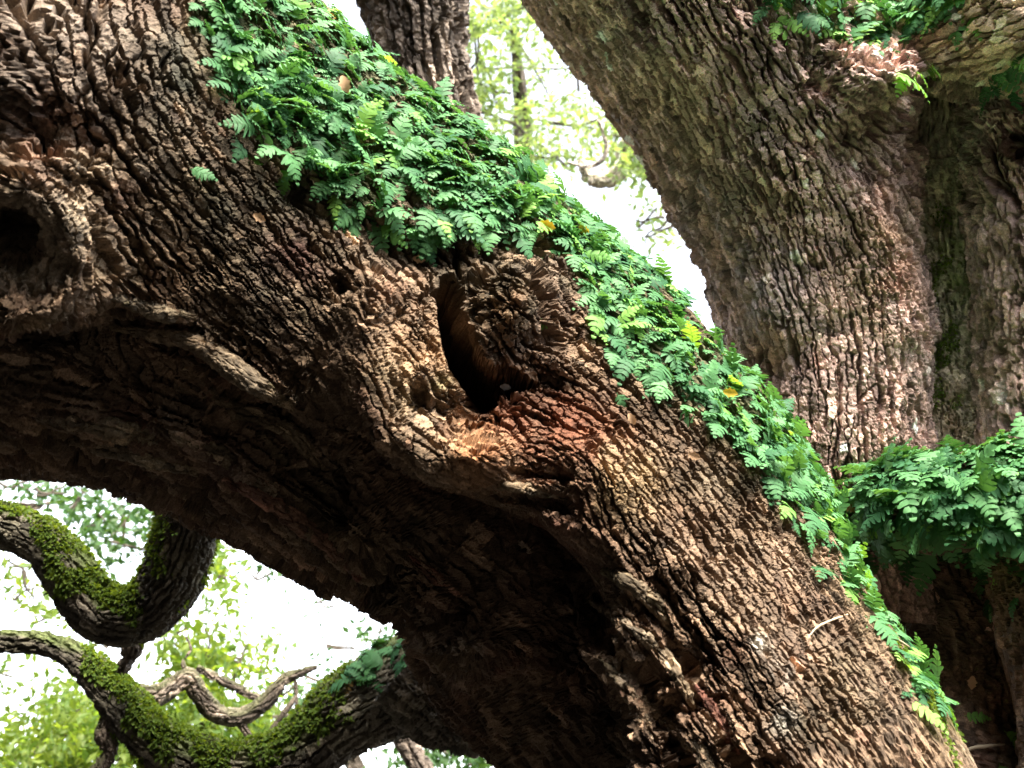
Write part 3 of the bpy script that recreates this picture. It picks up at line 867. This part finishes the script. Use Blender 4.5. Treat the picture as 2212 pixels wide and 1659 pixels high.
curl = empty('curling_branch', at(1400, 380, 7.5))
PALEB = [((0.42, 0.37, 0.3), 3), ((0.34, 0.3, 0.24), 2)]
for i, pts in enumerate(([(1250, 345, 12, 9.5), (1275, 383, 36, 9.5), (1320, 385, 40, 9.5), (1345, 355, 40, 9.5), (1352, 318, 36, 9.5), (1400, 285, 40, 9.4), (1500, 240, 50, 9.2)],
                         [(1225, 350, 6, 7.4), (1265, 360, 8, 7.4), (1296, 350, 10, 7.4), (1310, 322, 10, 7.4), (1302, 285, 8, 7.4), (1290, 255, 5, 7.4)])):
    child(simple_limb(pts, 100, 26, 150 + i, 20, 9, PALEB, 0.008).build('limb', M_BARK_FAR), curl)
tag(curl, 'pale curling branch in the bright gap between limb and trunk', 'branch')

# ---------------------------------------------------------------- leafy crowns of the oaks behind
def crown_tree(name, label, clumps, mat, base, trunk_pts, seed, size=0.085):
    t = empty(name, base)
    child(simple_limb(trunk_pts, 70, 20, seed, 40, 14, GREY_P, 0.01).build('trunk', M_BARK_FAR), t)
    leaf_mass('crown', clumps, mat, t, seed, size)
    g = np.random.default_rng(seed)
    tx, ty, tw, td = trunk_pts[-1]
    for cx, cy, rx, ry, d, th, n in clumps:
        for r in range(2):
            an = g.uniform(0, 6.28)
            ux, uy = math.cos(an) * rx * .9, math.sin(an) * ry * .9
            q = Limb(branch_rows([(cx - ux, cy - uy, 6, d), (cx - ux * .3 + g.normal(0, 6), cy - uy * .3 + g.normal(0, 6), 5, d), (cx + ux * .4 + g.normal(0, 6), cy + uy * .4 + g.normal(0, 6), 4, d), (cx + ux, cy + uy, 2, d)]), 16, 5, 2)
            q.col = np.full(q.P.shape, 0.07) * np.array((1.2, 1, .8))
            child(q.build('twig', M_BARK_FAR), t)
    return tag(t, label, 'tree', 'oaks behind the great limb')


crown_tree('oak_tree', 'sunlit yellow green oak foliage behind the crooked twigs, bottom left', [
    (470, 1240, 22, 80, 8.0, .5, 420), (440, 1420, 90, 70, 8.5, .8, 900), (520, 1430, 70, 60, 8.5, .8, 420), (380, 1380, 50, 40, 8.2, .5, 300), (480, 1560, 170, 70, 8.5, 1.0, 2600), (330, 1590, 110, 80, 8.5, 1, 1400),
    (560, 1600, 140, 60, 9, 1, 1800), (400, 1480, 60, 40, 8.5, .5, 400)], M_CROWN, at(520, 2200, 9.0), [(560, 2200, 120, 9.2), (540, 1900, 90, 9.2), (500, 1700, 60, 9.2), (450, 1560, 30, 9.2)], 201)
crown_tree('oak_tree', 'dense green oak crown filling the bottom left corner', [
    (150, 1590, 110, 80, 9, 1, 2600), (60, 1640, 110, 60, 9, 1, 1500), (260, 1640, 90, 60, 9, 1, 1500), (170, 1540, 70, 40, 9, .8, 700), (10, 1450, 40, 40, 9, .6, 160), (60, 1275, 40, 50, 9, .6, 150), (40, 1225, 40, 30, 9, .5, 80), (215, 1370, 40, 40, 9, .6, 130), (110, 1330, 60, 40, 9, .6, 120)],
    M_CROWN, at(120, 2200, 9.5), [(110, 2200, 120, 9.5), (120, 1900, 90, 9.5), (150, 1700, 50, 9.5), (170, 1580, 24, 9.5)], 202)
crown_tree('oak_tree', 'scattered oak sprigs against white sky just under the great limb, far left', [
    (165, 1085, 40, 35, 9, .6, 330), (225, 1130, 50, 40, 9, .6, 320), (265, 1125, 45, 40, 9, .6, 300), (330, 1120, 30, 30, 9, .5, 300), (110, 1060, 40, 24, 9, .5, 160), (30, 1050, 40, 30, 9, .5, 140), (270, 1180, 50, 30, 9, .5, 160), (560, 1240, 40, 14, 9, .4, 70), (705, 1300, 26, 14, 9, .4, 26)],
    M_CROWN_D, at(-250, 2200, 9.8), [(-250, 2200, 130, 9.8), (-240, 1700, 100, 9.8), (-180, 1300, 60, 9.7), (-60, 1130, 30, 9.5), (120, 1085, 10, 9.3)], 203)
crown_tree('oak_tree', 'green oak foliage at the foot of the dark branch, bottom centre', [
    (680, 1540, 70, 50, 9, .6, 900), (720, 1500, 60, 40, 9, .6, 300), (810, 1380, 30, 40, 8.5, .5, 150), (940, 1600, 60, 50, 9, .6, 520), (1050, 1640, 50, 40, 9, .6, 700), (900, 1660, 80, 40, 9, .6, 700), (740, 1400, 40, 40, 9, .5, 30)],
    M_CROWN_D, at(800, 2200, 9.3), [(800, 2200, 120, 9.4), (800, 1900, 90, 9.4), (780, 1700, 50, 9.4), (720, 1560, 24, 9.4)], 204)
crown_tree('oak_tree', 'speckled pale oak canopy seen through the gap at the top', [
    (1025, 100, 18, 110, 9, .6, 500), (1100, 30, 60, 50, 10, .8, 800), (1150, 150, 130, 110, 11, 1, 520), (1220, 270, 130, 90, 11, 1, 700), (1090, 260, 80, 60, 10, .8, 400), (1330, 300, 60, 70, 10, .6, 560), (1370, 350, 40, 40, 9, .5, 600), (1420, 500, 40, 50, 9, .5, 120), (1060, 190, 50, 80, 10, .6, 500), (1200, 340, 60, 40, 9.5, .5, 500), (1400, 470, 40, 30, 9, .4, 120), (1240, 140, 30, 70, 10, .4, 120)],
    M_CROWN_P, at(1150, 2600, 11.5), [(1150, 2600, 160, 11.5), (1150, 1500, 120, 11.5), (1140, 800, 80, 11.5), (1130, 300, 40, 11.3), (1110, 60, 16, 11)], 205)

# ---------------------------------------------------------------- ferns
def frond_mesh(name, L, npair, seed, mat, droop=0.5, wide=0.26):
    g = np.random.default_rng(seed)
    t = np.linspace(0, 1, 9)
    bend = g.uniform(-0.25, 0.25)
    cx = L * (t - 0.10 * droop * t ** 3)
    cy = L * bend * t ** 2 * 0.5
    cz = L * (0.28 * t - (0.28 + droop * 0.55) * t ** 2)
    V, Fc = [], []
    # midrib
    wr = 0.010 * L
    for i in range(len(t)):
        V += [(cx[i], cy[i] - wr * (1 - t[i] * .8), cz[i]), (cx[i], cy[i] + wr * (1 - t[i] * .8), cz[i])]
    for i in range(len(t) - 1):
        a = 2 * i
        Fc += [(a, a + 2, a + 3, a + 1)]
    for k in range(npair + 1):
        tt = 0.16 + 0.84 * k / npair
        prof = wide * L * (0.55 + 0.45 * min(1, (tt - 0.05) / 0.28)) * (1 - max(0, (tt - 0.38) / 0.66) ** 1.4) + 0.02 * L
        px, py, pz = (np.interp(tt, t, c) for c in (cx, cy, cz))
        tx = np.interp(min(tt + .02, 1), t, cx) - np.interp(tt - .02, t, cx); tz = np.interp(min(tt + .02, 1), t, cz) - np.interp(tt - .02, t, cz)
        tl = math.hypot(tx, tz); tx, tz = tx / tl, tz / tl
        hw = 0.84 * L / npair * 0.47
        for s in ((-1, 1) if k < npair else (0,)):
            pl = prof * g.uniform(0.85, 1.15)
            sw = math.radians(g.uniform(14, 34))
            if s == 0:
                d = np.array([tx, 0, tz]); sd = np.array([0, 1.0, 0]); pl = 0.09 * L
            else:
                d = np.array([math.sin(sw) * tx, s * math.cos(sw), math.sin(sw) * tz - g.uniform(0.0, 0.35)])
                sd = np.array([tx * math.cos(sw), -s * math.sin(sw), tz * math.cos(sw)])
            up = np.array([-tz, 0, tx]) * 0.05 * L
            o = np.array([px, py, pz])
            n0 = len(V)
            for (q, w, u) in ((0, -1, 0), (0, 1.0, 0), (0.55, 0.85, .5), (0.55, -0.95, .5), (0.9, 0.45, .1), (0.92, -0.5, .1), (1.0, 0, 0)):
                V.append(tuple(o + d * pl * q + sd * hw * w + up * u))
            Fc += [(n0, n0 + 3, n0 + 2, n0 + 1), (n0 + 3, n0 + 5, n0 + 4, n0 + 2), (n0 + 5, n0 + 6, n0 + 4, n0 + 4)]
    V = np.array(V)
    tris = []
    for a, b, c, d in Fc:
        tris.append((a, b, c))
        if c != d: tris.append((a, c, d))
    me = mesh_np(name, V, np.array(tris), mat)
    return me, V, np.array(tris)


FRONDS = [frond_mesh('frond', 1.0, random.choice((6, 7, 8, 9)), 300 + i, M_FERN, random.uniform(0.2, 1.0), random.uniform(0.26, 0.38)) for i in range(8)]
FRONDS_L = [frond_mesh('frond', 1.0, random.choice((6, 7, 8)), 320 + i, M_FERN_L, random.uniform(0.3, 0.9), random.uniform(0.26, 0.36)) for i in range(4)]
FRONDS_B = [frond_mesh('frond', 1.0, 8, 340 + i, M_FERN_B, 1.3, 0.2) for i in range(2)]


def frond_matrix(p, n, size, g, down=0.35, out=0.55, lift=0.0):
    t = g.normal(0, 1, 3); t -= (t @ n) * n; t = t / np.linalg.norm(t)
    x = nrm(n * out + t + np.array([0, 0, -down]) + np.array([0, 0, lift]))
    z = n * 0.8 + np.array([0, 0, 0.6]) + g.normal(0, .22, 3)
    z = nrm(z - (z @ x) * x)
    y = np.cross(z, x)
    m = np.eye(4)
    m[:3, 0], m[:3, 1], m[:3, 2], m[:3, 3] = x * size, y * size, z * size, p - n * 0.01
    return m


def scatter(lb, mask, n, g, gap):
    """pick n surface spots inside mask, at least gap apart where it can"""
    idx = np.flatnonzero(mask.ravel())
    if not len(idx): return []
    idx = g.permutation(idx)
    P = lb.P.reshape(-1, 3)
    cells, out = {}, []
    for q in idx:
        k = tuple(np.floor(P[q] / gap).astype(int))
        if cells.get(k, 0) >= 1: continue
        cells[k] = 1
        out.append(q)
        if len(out) >= n: break
    return out


def fern_patch(name, label, lb, mask, n, seed, size=(0.07, 0.12), gap=0.02, limit=300, light=0.12, **kw):
    g = np.random.default_rng(seed)
    spots = scatter(lb, mask, n, g, gap)
    P, N = lb.P.reshape(-1, 3), lb.N.reshape(-1, 3)
    vis = (nrm(CAM - P[spots]) * N[spots]).sum(1)
    order = np.argsort(-(vis > 0.05).astype(float) - g.random(len(spots)) * .5)
    root = empty(name, P[spots[0]])
    restV, restF, off, tones = [], [], 0, []
    for c, oi in enumerate(order):
        q = spots[oi]
        sz = size[0] * 0.75 + (size[1] * 1.15 - size[0] * 0.75) * g.random() ** 1.4
        M = frond_matrix(P[q], N[q], sz, g, **kw)
        pk = g.random()
        me, V, T = random.choice(FRONDS_L) if pk < light else random.choice(FRONDS_B) if (pk > 0.99 and c < limit) else random.choice(FRONDS)
        if c < limit:
            o = bpy.data.objects.new('frond', me)
            COL.objects.link(o)
            o.parent = root
            o.matrix_parent_inverse = Matrix.Translation(-root.location)
            o.matrix_basis = Matrix(M.tolist())
        else:
            restV.append(V @ M[:3, :3].T + M[:3, 3]); restF.append(T + off); off += len(V); tones += [g.random()] * len(V)
    if restV:
        o = bpy.data.objects.new('undergrowth', mesh_np('undergrowth', np.concatenate(restV), np.concatenate(restF), M_FERN))
        o.data.attributes.new('frond_tone', 'FLOAT', 'POINT').data.foreach_set('value', np.array(tones, np.float32))
        o['kind'] = 'stuff'
        COL.objects.link(o)
        child(o, root)
    tag(root, label, 'fern', 'ferns growing on the oak')
    return root


fern_patch('fern_patch', 'wide patch of drooping green ferns spilling over the limb, upper left', main, mA, 1350, 401, (0.055, 0.105), 0.015, out=0.7, light=0.16)
fern_patch('fern_patch', 'dense ferns on the limb crest above the dark hollow', main, mB, 1050, 402, (0.055, 0.105), 0.015, out=0.75, light=0.16)
fern_patch('fern_patch', 'bright fern band along the limb edge against the leaning trunk', main, mC, 1350, 403, (0.055, 0.105), 0.015, out=0.75, light=0.18)
fern_patch('fern_patch', 'thin trail of ferns running down the mossy lower edge of the limb', main, mD, 210, 404, (0.07, 0.12), out=0.7)
mS = (shelf.N[..., 2] > -0.75) & (shelf.x > 1850) & (shelf.x < 2400) & (noise_m.mean() < 9)
fern_patch('fern_patch', 'thick fern clump on the dark shelf at the lower right', shelf, mS, 850, 405, (0.10, 0.165), 0.025, lift=0.25, out=0.8)
mT = in_poly(stem.x, stem.y, [(1650, -40), (1650, 60), (1700, 70), (1780, 60), (1820, 90), (1930, 100), (1960, 60), (1930, -60)]) & (stem.fw > .5)
fern_patch('fern_patch', 'fern tuft on the knobby burl at the top of the forked trunk', stem, mT, 120, 406, (0.09, 0.14), 0.03, lift=0.2, light=.3)
mU = in_poly(arm.x, arm.y, [(1930, -40), (1950, 40), (2060, 30), (2120, -30)]) & (arm.fw > .5)
fern_patch('fern_patch', 'small hazy ferns on the side limb at the top edge', arm, mU, 60, 407, (0.09, 0.14), 0.03, lift=0.2, light=.3)
mV = in_poly(arm.x, arm.y, [(2130, 140), (2130, 200), (2260, 200), (2260, 110)]) & (arm.fw > .5)
fern_patch('fern_patch', 'pale fern wisps below the side limb at the right edge', arm, mV, 16, 408, (0.08, 0.12), 0.03, light=.3)
mW = in_poly(stem.x, stem.y, [(1930, 150), (1940, 190), (2010, 190), (2010, 130)]) & (stem.fw > .3)
fern_patch('fern_patch', 'few yellow green fronds in the notch beside the burl', stem, mW, 8, 409, (0.11, 0.16), 0.03, light=1.0)
mX = in_poly(lb2.x, lb2.y, [(760, 1350), (760, 1560), (950, 1560), (950, 1350)]) & (lb2.N[..., 2] > 0)
fern_patch('fern_patch', 'dark bluish fern tuft on the branch under the great limb', lb2, mX, 110, 410, (0.07, 0.13), 0.03, light=0.0)
mY = in_poly(butt.x, butt.y, [(2120, 1130), (2130, 1320), (2300, 1320), (2300, 1100)]) & (butt.fw > .5)
fern_patch('fern_patch', 'scattered small fronds on the shaded trunk foot at the right edge', butt, mY, 26, 411, (0.07, 0.12), 0.03)

# single fronds that stand alone on the bark
def lone(x, y, size, light, label, lb=main, ang=0.0, seed=1):
    g = np.random.default_rng(seed)
    ok = ((CAM - lb.P) * lb.N).sum(-1) > 0
    d = np.where(ok, np.hypot(lb.x - x, lb.y - y), 1e9)
    q = int(np.argmin(d))
    p, n = lb.P.reshape(-1, 3)[q], lb.N.reshape(-1, 3)[q]
    a = math.radians(ang)
    e = math.cos(a) * RIGHT - math.sin(a) * UPV
    v = nrm(CAM - p)
    xx = nrm(e + 0.25 * v)
    z = nrm(v + 0.5 * np.array([0, 0, 1.0])); z = nrm(z - (z @ xx) * xx)
    m = np.eye(4)
    m[:3, 0], m[:3, 1], m[:3, 2], m[:3, 3] = xx * size, np.cross(z, xx) * size, z * size, p + n * 0.006
    me = (FRONDS_L if light else FRONDS)[seed % 4][0]
    o = bpy.data.objects.new('fern_frond', me)
    COL.objects.link(o)
    o.matrix_world = Matrix(m.tolist())
    return tag(o, label, 'fern frond', 'single fronds on the bark')


for i, (x, y, s, L, lab, an) in enumerate((
        (545, 305, .085, 1, 'small round bright frond alone on bark, left of the fern patch', 80),
        (620, 360, .075, 1, 'pale frond alone on bark below the upper left ferns', 95),
        (410, 365, .07, 0, 'little green frond alone on lichened bark, upper left', 20),
        (1275, 630, .10, 1, 'large yellow green frond hanging right of the burl', 95),
        (1260, 550, .085, 1, 'bright frond pointing left above the hanging yellow green one', 10),
        (1175, 700, .07, 1, 'tiny frond alone on the right burl', 5),
        (1440, 790, .085, 1, 'bright frond hanging straight down at the middle of the fern edge', 92),
        (1475, 880, .085, 0, 'drooping frond alone below the fern band', 70),
        (1665, 1050, .105, 1, 'long pale frond hanging down over the lower bark', 78),
        (540, 225, .085, 1, 'pale green frond at the left margin of the upper ferns', 60),
        (575, 275, .075, 1, 'yellowish frond under the left margin of the upper ferns', 100),
        (820, 485, .095, 1, 'yellow green frond at the lower lip of the upper ferns', 30),
        (1290, 815, .07, 0, 'small frond left of the fern band, beside the trunk bark', 40),
        (1330, 850, .06, 0, 'tiny frond below the fern band edge', 60),
        (1960, 1420, .12, 0, 'long frond trailing down near the mossy limb edge', 85),
        (1985, 1490, .12, 0, 'lowest frond of the trail on the mossy limb edge', 80))):
    lone(x, y, s, L, lab, main, an, 500 + i)
for i, (x, y, s, lab, an) in enumerate(((2085, 1545, .09, 'bright frond in the dark at the bottom right, upper of two', 5), (2170, 1580, .10, 'frond in the bottom right corner', 40), (2160, 1650, .09, 'frond cut by the bottom edge at the right', 70))):
    lone(x, y, s, True, lab, butt, an, 540 + i)

# small loose things on the bark
M_LEAFY = leaf_mat('yellow_leaf', (0.62, 0.40, 0.05), (0.75, 0.5, 0.08), 0.3, 0.6, (1, .9, .4), 0.2)
M_LEAFB = leaf_mat('dry_leaf', (0.38, 0.24, 0.14), (0.5, 0.33, 0.2), 0.2, 0.7, (1, .9, .7), 0.2)
M_TWIG = leaf_mat('pale_twig', (0.40, 0.33, 0.22), (0.45, 0.36, 0.25), 0.0, 0.8, (1, 1, 1), 0.2)


def dead_leaf(x, y, size, ang, lb, mat, label, lift=0.03):
    """a small curled oak leaf: lobed outline, raised midrib, drooping tip"""
    d = surface_distance(lb, x, y) - lift
    p = at(x, y, d)
    a = math.radians(ang)
    e = math.cos(a) * RIGHT - math.sin(a) * UPV
    v = nrm(CAM - p); sd = nrm(np.cross(v, e))
    out = []
    ts = np.linspace(0, 1, 8)
    for t in ts:
        w = 0.30 * math.sin(math.pi * (0.06 + 0.9 * t)) * (1 + 0.22 * math.sin(t * 19))
        c = p + e * size * (t - .5) + v * size * (0.16 - 0.5 * (t - .5) ** 2)
        out += [c - sd * w * size + v * size * 0.10 * w * 3, c, c + sd * w * size + v * size * 0.13 * w * 3]
    f = []
    for i in range(7):
        for j in (0, 1):
            q = i * 3 + j
            f.append((q, q + 1, q + 4, q + 3))
    o = link(bpy.data.objects.new('fallen_leaf', mesh_np('fallen_leaf', np.array(out), np.array(f), mat)))
    return tag(o, label, 'leaf')


dead_leaf(745, 182, 0.05, 70, main, M_LEAFB, 'dry brown oak leaf caught in the upper left ferns', 0.09)
dead_leaf(1182, 487, 0.05, 20, main, M_LEAFY, 'orange yellow leaf above the right burl at the fern edge', 0.07)
dead_leaf(1262, 497, 0.04, 40, main, M_LEAFY, 'pale yellow leaf beside the fern edge, right of the orange one', 0.08)
dead_leaf(1578, 848, 0.042, 10, main, M_LEAFY, 'bright yellow leaf in the lower fern band', 0.09)
dead_leaf(2100, 1475, 0.05, 96, butt, M_LEAFB, 'dry leaf hanging in the dark hollow at the lower right', 0.03)
dead_leaf(1092, 836, 0.03, 6, main, leaf_mat('grey_chip', (0.16, 0.16, 0.16), (0.2, 0.2, 0.2), 0.0, 0.9, (1, 1, 1), 0.1), 'pale chip lying inside the dark hollow', 0.12)


for x, y, a, lab in ((560, 470, 30, 'small dry leaf lodged in lichened bark below the upper ferns'), (1365, 905, 60, 'dry leaf scrap on bark left of the lower fern band'),
                     (1500, 985, 20, 'small brown leaf scrap just under the lower fern band'), (1770, 1245, 80, 'dry leaf scrap beside the trailing ferns'), (905, 560, 10, 'brown leaf scrap at the foot of the middle ferns')):
    dead_leaf(x, y, 0.035, a, main, M_LEAFB, lab, 0.012)


def twig(pts, lb, label, lift):
    rows = branch_rows([(x, y, w, surface_distance(lb, x, y) - lift) for x, y, w in pts])
    t = Limb(rows, 40, 8, 3)
    t.settle(0.0008, 60.0, 0.0004, 5)
    return tag(t.build('twig', M_TWIG), label, 'twig')


twig([(1745, 1378, 2.5), (1765, 1355, 4), (1795, 1340, 4), (1835, 1326, 3)], main, 'pale curved twig lying on the lower limb bark', 0.02)
twig([(2075, 1640, 3), (2095, 1618, 6), (2130, 1612, 7), (2170, 1608, 3)], butt, 'pale curved twig in the dark bottom right corner', 0.03)
twig([(1895, 1340, 3), (1930, 1375, 6), (1965, 1398, 3)], main, 'thin twig among the trailing ferns', 0.03)

# ---------------------------------------------------------------- ground, and unseen foliage added for shade
gm, n_, l_, b_, _ = new_mat('leaf_litter')
nz = n_.new('ShaderNodeTexNoise'); nz.inputs['Scale'].default_value = 3.0; nz.inputs['Detail'].default_value = 8
cr_ = n_.new('ShaderNodeValToRGB')
cr_.color_ramp.elements[0].color = (0.012, 0.010, 0.007, 1); cr_.color_ramp.elements[1].color = (0.035, 0.027, 0.018, 1)
l_.new(nz.outputs['Fac'], cr_.inputs[0]); l_.new(cr_.outputs[0], b_.inputs['Base Color']); b_.inputs['Roughness'].default_value = 0.95
gx = np.linspace(-300, 300, 61)
X, Y = np.meshgrid(gx, gx, indexing='ij')
Z = 0.15 * np.sin(X * .05) * np.cos(Y * .07) - 0.1
V = np.stack([X, Y, Z], -1).reshape(-1, 3)
ii = (np.arange(60)[:, None] * 61 + np.arange(60)[None]).ravel()
Fg = np.stack([ii, ii + 61, ii + 62, ii + 1], -1)
go = link(bpy.data.objects.new('ground', mesh_np('ground', V, Fg, gm)))
tag(go, kind='structure')

# leafy ring behind the viewer, added to block low sky from the limb
def shade_wood(name, label, n, seed):
    g = np.random.default_rng(seed)
    az = g.uniform(math.radians(80), math.radians(322), n)
    rr = g.uniform(9, 14, n)
    top = 6.0 + 8.0 * sstep(math.radians(190), math.radians(220), az) + 1.2 * np.sin(az * 7) + 0.8 * np.sin(az * 17 + 1)
    P = np.stack([np.sin(az) * rr, np.cos(az) * rr, g.uniform(0, 1, n) * top], -1)
    D = nrm(g.normal(0, 1, (n, 3))); S = nrm(np.cross(D, g.normal(0, 1, (n, 3))))
    L = g.uniform(0.5, 1.0, (n, 1)); w = L * 0.35
    V = np.stack([P, P + D * L * .5 + S * w, P + D * L, P + D * L * .5 - S * w], 1).reshape(-1, 3)
    k = np.arange(n)[:, None] * 4
    o = link(bpy.data.objects.new(name, mesh_np(name, V, np.hstack([k, k + 1, k + 2, k + 3]), M_SHADE_LEAF, smooth=False)))
    return tag(o, label, 'shade_woods', kind='stuff')


shade_wood('shade_woods', 'unseen dark trees behind the viewer, added to block low sky', 26000, 900)


def shade_foliage(name, label, n, seed, bx=(-10, -1.6), by=(-9, 1.2), bz=(5.8, 8.8)):
    """unseen leaf masses added around the viewer to shade the great limb"""
    g = np.random.default_rng(seed)
    c = np.stack([g.uniform(*bx, 130), g.uniform(*by, 130), g.uniform(*bz, 130)], -1)
    P = c[g.integers(0, 130, n)] + g.normal(0, 0.45, (n, 3)) * (1, .8, .5)
    D = nrm(g.normal(0, 1, (n, 3))); S = nrm(np.cross(D, g.normal(0, 1, (n, 3))))
    L = g.uniform(0.18, 0.36, (n, 1)); w = L * 0.3
    V = np.stack([P, P + D * L * .5 + S * w, P + D * L, P + D * L * .5 - S * w], 1).reshape(-1, 3)
    k = np.arange(n)[:, None] * 4
    o = link(bpy.data.objects.new(name, mesh_np(name, V, np.hstack([k, k + 1, k + 2, k + 3]), M_SHADE_LEAF, smooth=False)))
    return tag(o, label, 'foliage', kind='stuff')


shade_foliage('shade_canopy', 'unseen oak canopy above the viewer, added to shade the great limb', 4500, 901)  # crown foliage added out of view to darken the great limb
shade_foliage('shade_bough', 'low leafy bough behind the viewer, added to keep sky off the underside', 13000, 902, (-5.5, 1.8), (-3.2, -0.8), (2.8, 5.9))  # made-up bough that blocks sky from the limb's underside
